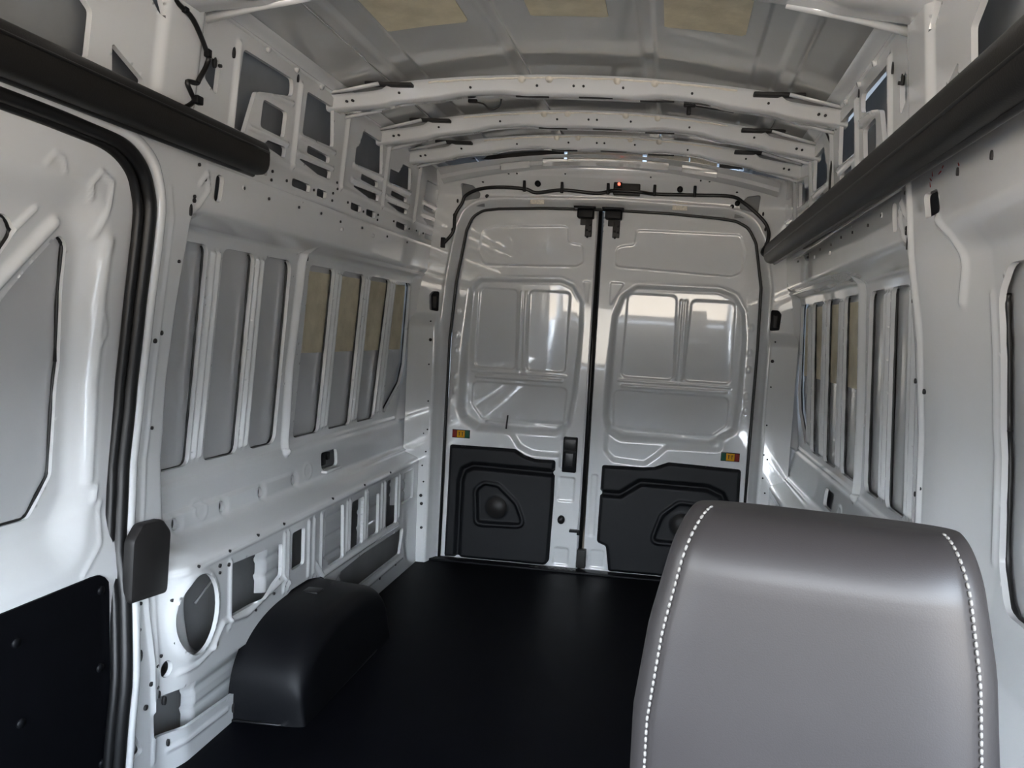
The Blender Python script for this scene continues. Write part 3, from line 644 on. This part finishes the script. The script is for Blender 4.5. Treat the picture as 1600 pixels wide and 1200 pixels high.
# trim cards
def trim_card(d, poly, groove, spk, disc, umin, umax, label):
    R = [ridge(groove, .022, .024), step(spk, .014, .014)]
    R.append(lambda U, V: boxed(spk, U, V, .03, lambda u, v: -.008 * (1 - sm(.004, .014, np.abs(sdf(spk, u, v) - .010))), 0.0))
    R.append(step(circ(disc[0], disc[1], disc[2], None, 24), -.008, .02))
    def f(U, V):
        y = np.full(U.shape, DY - .027)
        for r in R: y = y + r(U, V)
        s = -sdf(poly, U, V); y = y + .018 * (1 - sm(0, .014, s))
        return U, y, V
    o = panel('trim_card', umin, umax, -.002, .60, .005, f, (), poly, m=CARD, parent=d, fdir=(0, 1, 0), flange=.02)
    o['label'] = label
    A = Acc(); A.disc((disc[0], DY - .024, disc[1]), (0, 1, 0), disc[2] * .95, .003, 28)
    g = A.build('speaker_grille', GREYPL, o); return o
trim_card(dl, fillet([(-.728, .004), (-.208, .004), (-.190, .03), (-.184, .34), (-.186, .538), (-.290, .537), (-.342, .550), (-.392, .579), (-.726, .577)], [.01, .03, .02, .02, .015, .04, .04, .03, .012]),
          [(-.660, .0), (-.661, .40), (-.645, .455), (-.600, .480), (-.18, .474)],
          fillet([(-.560, .198), (-.570, .360), (-.535, .390), (-.468, .385), (-.375, .302), (-.336, .205)], [.02, .03, .02, .03, .05, .02]), (-.468, .280, .055), -.735, -.178, 'charcoal trim card with teardrop speaker recess')
trim_card(dr, fillet([(.112, .004), (.728, .004), (.724, .563), (.372, .572), (.306, .543), (.250, .537), (.048, .533), (.045, .145), (.092, .129)], [.01, .01, .015, .03, .03, .03, .012, .02, .02]),
          [(.040, .394), (.144, .393), (.190, .425), (.243, .463), (.570, .461), (.639, .432), (.660, .388)],
          fillet([(.325, .182), (.362, .306), (.440, .372), (.530, .368), (.562, .33), (.555, .185)], [.02, .05, .03, .02, .03, .02]), (.455, .272, .055), .038, .735, 'charcoal trim card with speaker recess, cut off by the headrest')
# latch handle, stickers, straps
A = Acc(); A.box((-.1155, DY - .006, .572), (.070, .034, .176), b=.006); lt = A.build('latch_handle', PLASTIC, dl, True)
A = Acc(); A.box((-.1155, DY - .024, .625), (.056, .006, .05), b=.002); A.box((-.1155, DY - .026, .548), (.042, .010, .072), b=.004); A.build('handle_paddle', RUBBER, lt, True)
A = Acc(); A.box((-.1155, DY - .024, .592), (.060, .003, .010)); A.build('handle_slot', HOLE, lt)
for d, x0, order, z in ((dl, -.674, (RED, YELLOW, GREEN), .634), (dr, .668, (GREEN, YELLOW, RED), .620)):
    root = None
    A = Acc(); A.box((x0, DY - .002, z), (.090, .005, .042), b=.001); lk = A.build('lock_indicator', PLASTIC, d)
    lk['label'] = 'red, amber and green lock indicator'
    for k, mm in enumerate(order):
        wdt = .040 if k == 1 else .021
        A = Acc(); A.box((x0 + (-.0325, 0, .0325)[k], DY - .006, z), (wdt, .004, .036), b=.001); A.build('colour_tab', mm, lk)
    A = Acc()
    for dx in (-.008, .008): A.box((x0 + dx, DY - .0085, z), (.003, .001, .018)); A.box((x0 + dx, DY - .0085, z + .008), (.008, .001, .003))
    A.build('printed_mark', HOLE, lk)
A = Acc(); A.add(*tube_pts([(-.444, DY + .018, .742), (-.445, DY - .004, .676)], .0042, 8)); A.build('marker_line', RUBBER, dl)  # black marker line on the door, built as a thin tube
A = Acc(); A.disc((-.140, DY - .006, .242), (0, 1, 0), .018, .008, 16, 1.2); A.disc((-.146, DY - .014, .238), (0, 1, 0), .010, .004, 12); A.build('rubber_stop', RUBBER, dl, True)
A = Acc(); A.box((-.075, DY - .015, .192), (.040, .03, .012), b=.003); A.box((-.048, DY - .015, .186), (.016, .03, .022), b=.003); A.build('striker', PLASTIC, dl)
A = Acc(); A.box((-.026, DY - .022, .06), (.044, .04, .092), b=.004); A.build('lower_bolt_cover', GREYPL, dr)
for d, x in ((dl, -.105), (dr, .030)):
    A = Acc(); A.box((x - .002, DY - .045, 1.776), (.105, .07, .010), b=.003); A.box((x, DY - .03, 1.750), (.080, .05, .042), b=.006); o = A.build('latch_cover', PLASTIC, d, True)
    A = Acc(); A.box((x + .014, DY - .008, 1.690), (.034, .010, .09), b=.003); A.box((x - .012, DY - .010, 1.715), (.03, .012, .03), b=.003); o = A.build('strike_bracket', GREYPL, d, True)
    A = Acc()
    for dx, z in ((.022, 1.70), (.008, 1.675), (.022, 1.67), (.010, 1.645)): A.disc((x + dx, DY - .014, z), (0, 1, 0), .006, .003, 10)
    A.build('bracket_bolts', RUBBER, o)['kind'] = 'stuff'

# ------------------------------------------------------------------ sliding door, left
SW_P1 = fillet([(.75, .90), (.75, 1.345), (1.43, 1.345), (1.455, 1.315), (1.40, 1.22), (1.10, .90)], .03)
SW_P2 = fillet([(1.20, .715), (1.545, .715), (1.605, .80), (1.615, 1.05), (1.590, 1.31), (1.565, 1.325), (1.50, 1.25), (1.20, .86)], .03)
SW_REC = fillet([(.50, .62), (1.60, .63), (1.665, .75), (1.670, 1.05), (1.655, 1.30), (1.59, 1.40), (.50, 1.412)], [.05, .09, .08, .05, .09, .08, .05])
def sd_w(Z): return prof(Z, [0, .15, .55, .62, .70, 1.0, 1.2, 1.35, 1.45, 1.6], [.90, .905, .915, .930, .955, .950, .930, .905, .885, .865])
SDR = [step(SW_REC, .035, .085), ridge([(1.30, 1.06), (1.545, 1.345)], -.014, .020), ridge([(1.34, 1.02), (1.57, 1.30)], -.008, .010), ridge([(1.24, 1.09), (1.49, 1.365)], -.008, .010),
       ridge([(1.672, 1.32), (1.680, 1.18), (1.685, 1.05), (1.684, .92), (1.680, .78)], -.008, .020), ridge([(1.46, 1.452), (1.48, 1.475), (1.50, 1.47), (1.51, 1.445)], -.004, .008),
       ridge([(1.60, 1.405), (1.585, 1.435), (1.61, 1.465), (1.645, 1.45), (1.65, 1.40), (1.64, 1.33)], -.005, .009),
       ridge([(1.690, 1.16), (1.700, 1.14), (1.702, 1.11), (1.690, 1.09)], -.003, .008), ridge([(1.675, .77), (1.700, .76), (1.695, .73)], -.006, .009), ridge([(1.62, .575), (1.69, .63), (1.715, .72)], -.004, .008)]
def sd_map(U, V):
    w = sd_w(V)
    for r in SDR: w = w + r(U, V)
    return -w, U, V
door_3 = panel('door_3', .55, 1.775, .0, 1.59, .006, sd_map, [SW_P1, SW_P2], None, fdir=(-1, 0, 0))
tag(door_3, 'white sliding side door at the left with a diagonal rib and black lower board', 'door', kind='structure')
panel('window_blank', .70, 1.66, .68, 1.38, .02, lambda U, V: (-(sd_w(V) + .052), U, V), m=SKIN, parent=door_3, flange=0)
for P in (SW_P1 + SW_P1[:1], SW_P2 + SW_P2[:1]):
    bead(dense(P), lambda y, z: float(sd_w(np.array([z]))[0]), -1, .046, door_3, .0035)
TB = fillet([(.56, .08), (1.690, .06), (1.690, .548), (1.660, .566), (.56, .572)], [.02, .02, .03, .02, .02])
def tb(U, V): return -(sd_w(V) - .006), U, V
brd = panel('lower_board', .56, 1.70, .05, .60, .02, tb, (), TB, m=BOARD, parent=door_3, fdir=(-1, 0, 0), flange=.01); brd['label'] = 'black hardboard lower panel'
A = Acc()
for y, z in ((1.66, .53), (1.655, .35), (1.42, .50), (1.43, .33), (1.66, .12)):
    A.disc((-(float(sd_w(np.array([z]))[0]) - .008), y, z), (1, 0, 0), .010, .003, 14)
A.build('panel_rivets', PLASTIC, brd)['kind'] = 'stuff'
# rubber seal round the sliding door opening
def seal3(off_y, off_z, dx):
    P = spline([(y + off_y, z + off_z) for y, z in SEAL], 5)
    return [(-(float(np.interp(p[1], PZ, PW)) + dx), p[0], p[1]) for p in P]
ds = tube('door_seal', seal3(-.018, -.012, .004), .016, RUBBER, wall_left, n=10)
tube('door_seal_lip', seal3(-.038, -.026, .016), .011, RUBBER, ds, n=10)
tube('jamb_bead', seal3(.010, .008, .001), .015, PAINT, wall_left, n=12)

# ------------------------------------------------------------------ padded tubes along the walls
def long_tube(name, pts, ry, rz, label, seam_z):
    xs = len(pts); V = []; Q = []; T = []; n = 24
    for i, p in enumerate(pts):
        e = min(i, xs - 1 - i); k = (.86, .97, 1.0)[min(e, 2)]
        for j in range(n):
            a = 2 * math.pi * j / n; ca, sa = math.cos(a), math.sin(a)
            V.append((p[0] + ry * k * math.copysign(abs(ca) ** .75, ca), p[1], p[2] + rz * k * math.copysign(abs(sa) ** .75, sa)))
    for i in range(xs - 1):
        for j in range(n): Q.append((i * n + j, i * n + (j + 1) % n, (i + 1) * n + (j + 1) % n, (i + 1) * n + j))
    for i, o in ((0, 0), (xs - 1, (xs - 1) * n)):
        V.append(pts[i]); c = len(V) - 1
        T += [(o + j, o + (j + 1) % n, c) for j in range(n)]
    root = empty(name, pts[0])
    def ch(o): o.parent = root; o.matrix_parent_inverse = Matrix.Translation(-root.location); return o
    ch(link('padded_cover', np_mesh(name, V, Q, T), TUBEM))
    s = 1 if pts[0][0] > 0 else -1
    ch(tube('cover_seam', [(p[0] - s * ry * .97, p[1], p[2] + seam_z) for p in pts[2:-2]], .0035, RUBBER))
    ch(tube('lower_lip', [(p[0] + s * ry * .35, p[1], p[2] - rz * .96) for p in pts[2:-2]], .008, RUBBER))
    return tag(root, label, 'trim tube', 'padded black tubes along the side walls')
L_ = [(-.795, y, 1.600) for y in (.45, .452, .46, .8, 1.2, 1.6, 2.0, 2.085, 2.092, 2.095)]
long_tube('padded_tube', L_, .034, .045, 'short black padded tube above the sliding door on the left wall', .016)
R_ = [(.772 - .004 * max(0, y - 2), y, 1.562 + .009 * max(0, y - 1.2)) for y in (.45, .452, .46, .9, 1.4, 2.0, 2.6, 3.2, 3.66, 3.69, 3.70)]
long_tube('padded_tube', R_, .036, .047, 'long dark padded tube running along the right wall to the rear', -.012)

# ------------------------------------------------------------------ wheel arch cover, left
def arch_cover(sg, label):
    y0, y1, n = 2.13, 2.86, 60; V = []; Q = []; m_ = 22
    for i in range(n + 1):
        t = i / n; th = math.pi * t
        y = (y0 + y1) / 2 - (y1 - y0) / 2 * math.copysign(abs(math.cos(th)) ** .80, math.cos(th))
        zt = .268 * max(0.0, math.sin(th)) ** .62
        inw = .20 + .0 * t
        for j in range(m_ + 1):
            a = j / m_                       # from the wall over the top and down the inner face
            r = .06
            if a < .4: x = -.86 + (.22 - r) * (a / .4); z = zt - .010 * (a / .4)
            elif a < .7:
                q = (a - .4) / .3 * math.pi / 2; x = -.86 + .22 - r + r * math.sin(q); z = zt - .010 - min(r, zt) * (1 - math.cos(q))
            else:
                k = (a - .7) / .3; x = -.64 + .012 * k; z = max(0, zt - .010 - min(r, zt)) * (1 - k) - .004 * k
            ease = sm(0, .10, t) * sm(0, .10, 1 - t)
            x = -.86 + (x + .86) * (.72 + .28 * float(ease))
            V.append((-sg * x, y, max(z, -.003)))
    k = m_ + 1
    for i in range(n):
        for j in range(m_): Q.append((i * k + j, (i + 1) * k + j, (i + 1) * k + j + 1, i * k + j + 1))
    root = empty('wheel_arch_cover', (sg * .75, 2.5, 0))
    o = link('moulded_shell', np_mesh('shell', V, Q), PLASTIC); o.parent = root; o.matrix_parent_inverse = Matrix.Translation(-root.location)
    A = Acc(); A.box((sg * .79, 2.52, .262), (.055, .05, .012), b=.004); o = A.build('top_clip', RUBBER, None, True); o.parent = root; o.matrix_parent_inverse = Matrix.Translation(-root.location)
    o = tube('foot_flange', [(-sg * x, y, 0) for x, y in ((-.86, 2.125), (-.70, 2.13), (-.66, 2.17), (-.632, 2.30), (-.630, 2.7), (-.65, 2.83), (-.70, 2.865))], .004, RUBBER); o.parent = root; o.matrix_parent_inverse = Matrix.Translation(-root.location)
    tag(root, label, 'wheel arch', 'wheel arch covers')
arch_cover(-1, 'black plastic wheel arch cover on the floor by the left wall')
arch_cover(1, 'black plastic wheel arch cover by the right wall, behind the seat')

# ------------------------------------------------------------------ dark grey bumper pad on the left pillar
PADP = fillet([(1.722, .478), (1.862, .462), (1.872, .62), (1.838, .658), (1.762, .664), (1.728, .628)], [.014, .016, .03, .025, .025, .03])
padr = slab('pillar_pad', PADP, lambda u, v: (-.905, u, v), (.030, 0, 0), GREYPL, None, .008)
tag(padr, 'dark grey plastic pad on the pillar beside the sliding door seal', 'pad')

# ------------------------------------------------------------------ wiring
def harness(name, pts, r, label, clips=(), plugs=(), k=6):
    root = empty(name, pts[0])
    def ch(o): o.parent = root; o.matrix_parent_inverse = Matrix.Translation(-root.location); return o
    ch(tube('cable', spline(pts, k), r, RUBBER))
    for c in clips: A = Acc(); A.box(c[:3], c[3:], b=.003); ch(A.build('clip', PLASTIC, None, True))
    for c, rr, nr in plugs: A = Acc(); A.disc(c, nr, rr, .008, 14); ch(A.build('grommet', PLASTIC, None, True))
    return tag(root, label, 'cable')
HP = [(-.79, 1.568), (-.740, 1.630), (-.736, 1.71), (-.705, 1.767), (-.688, 1.806), (-.621, 1.836), (-.519, 1.848), (-.396, 1.845), (-.339, 1.831), (-.217, 1.847), (-.062, 1.839), (.036, 1.850), (.221, 1.846), (.414, 1.848), (.574, 1.849), (.639, 1.823), (.728, 1.753), (.759, 1.701), (.757, 1.648), (.740, 1.605), (.760, 1.582)]
def fy(x, z): return float(frame_map(np.array([x]), np.array([z]))[1][0])
HP2 = HP[:10] + [(-.062, 1.839), (-.005, 1.846), (.030, 1.849), (.155, 1.848)] + HP[12:]
harness('wiring_harness', [(x, fy(x, z) - (.036 if .0 < x < .17 else .012), z) for x, z in HP2], .0085, 'black cable arching across the header above the rear doors',
        clips=[(x, fy(x, z) - .012, z, .014, .018, .055) for x, z in ((-.397, 1.858), (-.216, 1.858), (.003, 1.861), (.221, 1.862), (.407, 1.864))] + [(-.79, fy(-.79, 1.575) - .012, 1.575, .02, .02, .05)],
        plugs=[((-.332, fy(-.33, 1.869) - .008, 1.869), .014, (0, 1, 0)), ((.338, fy(.33, 1.869) - .008, 1.869), .014, (0, 1, 0)), ((.607, fy(.6, 1.82) - .008, 1.822), .012, (0, 1, 0))])
harness('wiring_harness', [(-.812, 1.73, 1.915), (-.81, 1.74, 1.875), (-.806, 1.80, 1.855), (-.808, 1.862, 1.80), (-.812, 1.868, 1.775), (-.815, 1.845, 1.735), (-.818, 1.838, 1.722), (-.82, 1.805, 1.715), (-.82, 1.82, 1.695), (-.825, 1.84, 1.68), (-.83, 1.81, 1.655)], .006,
        'black cable running down the left pillar into the short padded tube', clips=[(-.815, 1.84, 1.683, .016, .025, .02), (-.806, 1.862, 1.80, .014, .016, .02), (-.806, 1.77, 1.865, .012, .016, .014)], k=5)
harness('roof_wire', [(-.36, 2.70, 1.935), (-.335, 2.70, 1.930), (-.31, 2.70, 1.912), (-.28, 2.70, 1.925), (-.272, 2.69, 1.945)], .003, 'small black plug on a looped wire under the front cargo bow, left', clips=[(-.372, 2.70, 1.938, .032, .016, .012)], k=5)
harness('roof_wire', [(.36, 2.70, 1.945), (.42, 2.71, 1.940), (.50, 2.72, 1.932)], .003, 'small black T-shaped plug under the front cargo bow, right', clips=[(.355, 2.70, 1.945, .04, .016, .012), (.353, 2.70, 1.928, .014, .014, .03)], k=5)
harness('roof_wire', [(.80, 2.74, 1.89), (.82, 2.76, 1.86), (.828, 2.74, 1.82), (.826, 2.73, 1.74), (.83, 2.73, 1.62)], .0035, 'thin dark wire dropping from the bow end down the right wall', k=5)
# high brake light module
root = empty('brake_light_module', (.09, 3.80, 1.862))
def ch(o): o.parent = root; o.matrix_parent_inverse = Matrix.Translation(-root.location); return o
yb = fy(.09, 1.862)
A = Acc(); A.box((.091, yb - .006, 1.862), (.126, .03, .060), b=.005); ch(A.build('housing', GREYPL, None, True))
A = Acc(); A.box((.050, yb - .025, 1.876), (.040, .014, .026), b=.005); ch(A.build('bulb_holder', PLASTIC, None, True))
A = Acc(); A.disc((.055, yb - .030, 1.879), (0, 1, 0), .007, .006, 12); ch(A.build('red_lamp', LENS, None, True))
tag(root, 'dark brake light module with a small red lamp in the middle of the header', 'lamp')

# ------------------------------------------------------------------ driver seat with headrest
def loft(levels, n=96, e=3.2, seam=None):
    V = []; Q = []; T = []
    for z, cx, cyy, a, bf, bb in levels:
        for k in range(n):
            t = 2 * math.pi * k / n; c, s = math.cos(t), math.sin(t)
            q = (abs(c) ** e + abs(s) ** e) ** (-1 / e); f = 1.0
            if seam:
                for t0 in seam:
                    d = (t - t0 + math.pi) % (2 * math.pi) - math.pi; f -= .016 * math.exp(-(d / .035) ** 2)
            V.append((cx + a * q * c * f, cyy + (bb if s > 0 else bf) * q * s * f, z))
    L = len(levels)
    for i in range(L - 1):
        for k in range(n): Q.append((i * n + k, i * n + (k + 1) % n, (i + 1) * n + (k + 1) % n, (i + 1) * n + k))
    for i, o in ((0, 0), (L - 1, (L - 1) * n)):
        V.append((levels[i][1], levels[i][2], levels[i][0])); c = len(V) - 1
        T += [(o + k, o + (k + 1) % n, c) for k in range(n)]
    return V, Q, T
seat = empty('driver_seat', (.468, .62, 0))
def sc(o): o.parent = seat; o.matrix_parent_inverse = Matrix.Translation(-seat.location); return o
HX = .475; HY = .605
def hl(z):
    a = np.interp(z, [.82, .90, .97, 1.02, 1.05, 1.07], [.130, .131, .123, .112, .106, .102])
    return float(a)
lev = []
for z in np.linspace(.815, 1.020, 20): lev.append((z, HX, HY, hl(z), .054 - .10 * max(0, .93 - z) ** 1.5, .055))
for t in np.linspace(0, 1, 16)[1:]:
    an = t * math.pi / 2; z = 1.020 + .040 * math.sin(an); k = math.cos(an)
    lev.append((z, HX, HY + .006 * t, hl(z) * (.90 + .10 * k), .012 + .042 * k, .02 + .035 * k))
ST = (math.pi * 1.5 - .87, math.pi * 1.5 + .87)
hr = sc(link('headrest', np_mesh('headrest', *loft(lev, 160, 3.4, ST)), LEATHER)); hr['label'] = 'grey leather headrest with pale stitching'
for t0 in ST:
    A = Acc(); prev = None; c, s = math.cos(t0), math.sin(t0); q = (abs(c) ** 3.4 + abs(s) ** 3.4) ** (-1 / 3.4)
    path = [Vector((cx + a * q * c * .998, cyy + bf * q * s * .998, z)) for z, cx, cyy, a, bf, bb in lev]
    acc = 0; last = path[0]; nxt = .003
    for p, p2 in zip(path[:-1], path[1:]):
        L = (p2 - p).length; x = nxt - acc
        while x < L:
            d = (p2 - p) / L; m_ = p + d * x
            A.add(*tube_pts([m_ - d * .0022, m_ - d * .0014, m_ + d * .0014, m_ + d * .0022], [.0004, .0012, .0012, .0004], 6)); nxt += .0056; x = nxt - acc
        acc += L
    o = A.build('stitching', THREAD, hr, True); o['kind'] = 'stuff'; o['label'] = 'row of pale stitches'; o.matrix_parent_inverse = Matrix.Identity(4); o.location = hr.matrix_parent_inverse.inverted().translation * 0
for x in (-.06, .06): sc(tube('headrest_post', [(HX + x, HY + .01, .74), (HX + x, HY + .01, .86)], .006, METAL))
lev2 = [(z, HX, HY + .02 - .04 * (.8 - z), a, .06, .07) for z, a in ((.30, .20), (.34, .24), (.5, .25), (.68, .235), (.74, .21), (.775, .17), (.785, .10))]
sc(link('backrest', np_mesh('backrest', *loft(lev2, 64, 4)), LEATHER))
A = Acc(); A.box((HX, .33, .30), (.50, .50, .13), b=.045); sc(A.build('seat_cushion', LEATHER, None, True))
A = Acc(); A.box((HX, .38, .12), (.42, .42, .24), b=.01); sc(A.build('seat_base', PLASTIC, None, True))
seat.rotation_euler = (0, 0, math.radians(-10))
tag(seat, 'grey leather driver seat with large stitched headrest in the right foreground', 'seat')

# ------------------------------------------------------------------ cab shell round the camera (daylight comes through its glazing)
wf = None
A = Acc()
for s in (-1, 1):
    A.box((s * .95, -.20, .33), (.06, 2.24, .98)); A.box((s * .95, .66, .92), (.06, .68, 2.14)); A.box((s * .95, -.50, 1.72), (.06, 1.66, .60)); A.box((s * .95, -1.02, 1.1), (.06, .60, .8))
wf = A.build('wall_front', PAINT); tag(wf, 'white cab sides with door windows ahead of the cargo bay', 'wall', kind='structure')
A = Acc(); A.box((0, -1.04, .36), (1.88, .50, .84), b=.05); A.build('dashboard', PLASTIC, wf)
A = Acc(); A.box((0, -1.31, .33), (1.96, .03, .98)); A.build('firewall', PLASTIC, wf)
A = Acc(); A.box((0, -.50, 1.74), (1.9, .04, .9), Matrix.Rotation(math.radians(-50), 3, 'X')); A.build('cab_roof_slope', HEADLINER, wf)
A = Acc(); A.box((0, .05, 2.00), (1.96, .92, .04)); A.build('cab_roof', HEADLINER, wf)

# outer bodywork that closes the cargo bay against daylight
for s, wl in ((-1, wall_left), (1, wall_right)):
    A = Acc(); A.box((s * 1.07, 2.16, .98), (.02, 3.74, 2.26)); A.build('outer_body', CAVITY, wl)
    A = Acc(); A.box((s * .99, .315, .98), (.16, .03, 2.26)); A.build('outer_body_edge', CAVITY, wl)
A = Acc(); A.box((0, 2.16, 2.10), (2.16, 3.76, .02)); A.build('outer_roof', CAVITY, ceiling)
A = Acc(); A.box((0, .32, 2.06), (2.0, .03, .10)); A.build('outer_roof_edge', CAVITY, ceiling)
A = Acc(); A.box((0, 4.03, .98), (2.16, .02, 2.26)); A.build('outer_body', CAVITY, wall_rear)
A = Acc(); A.box((0, 1.36, -.14), (2.16, 5.36, .02)); A.build('underbody', CAVITY, floor)
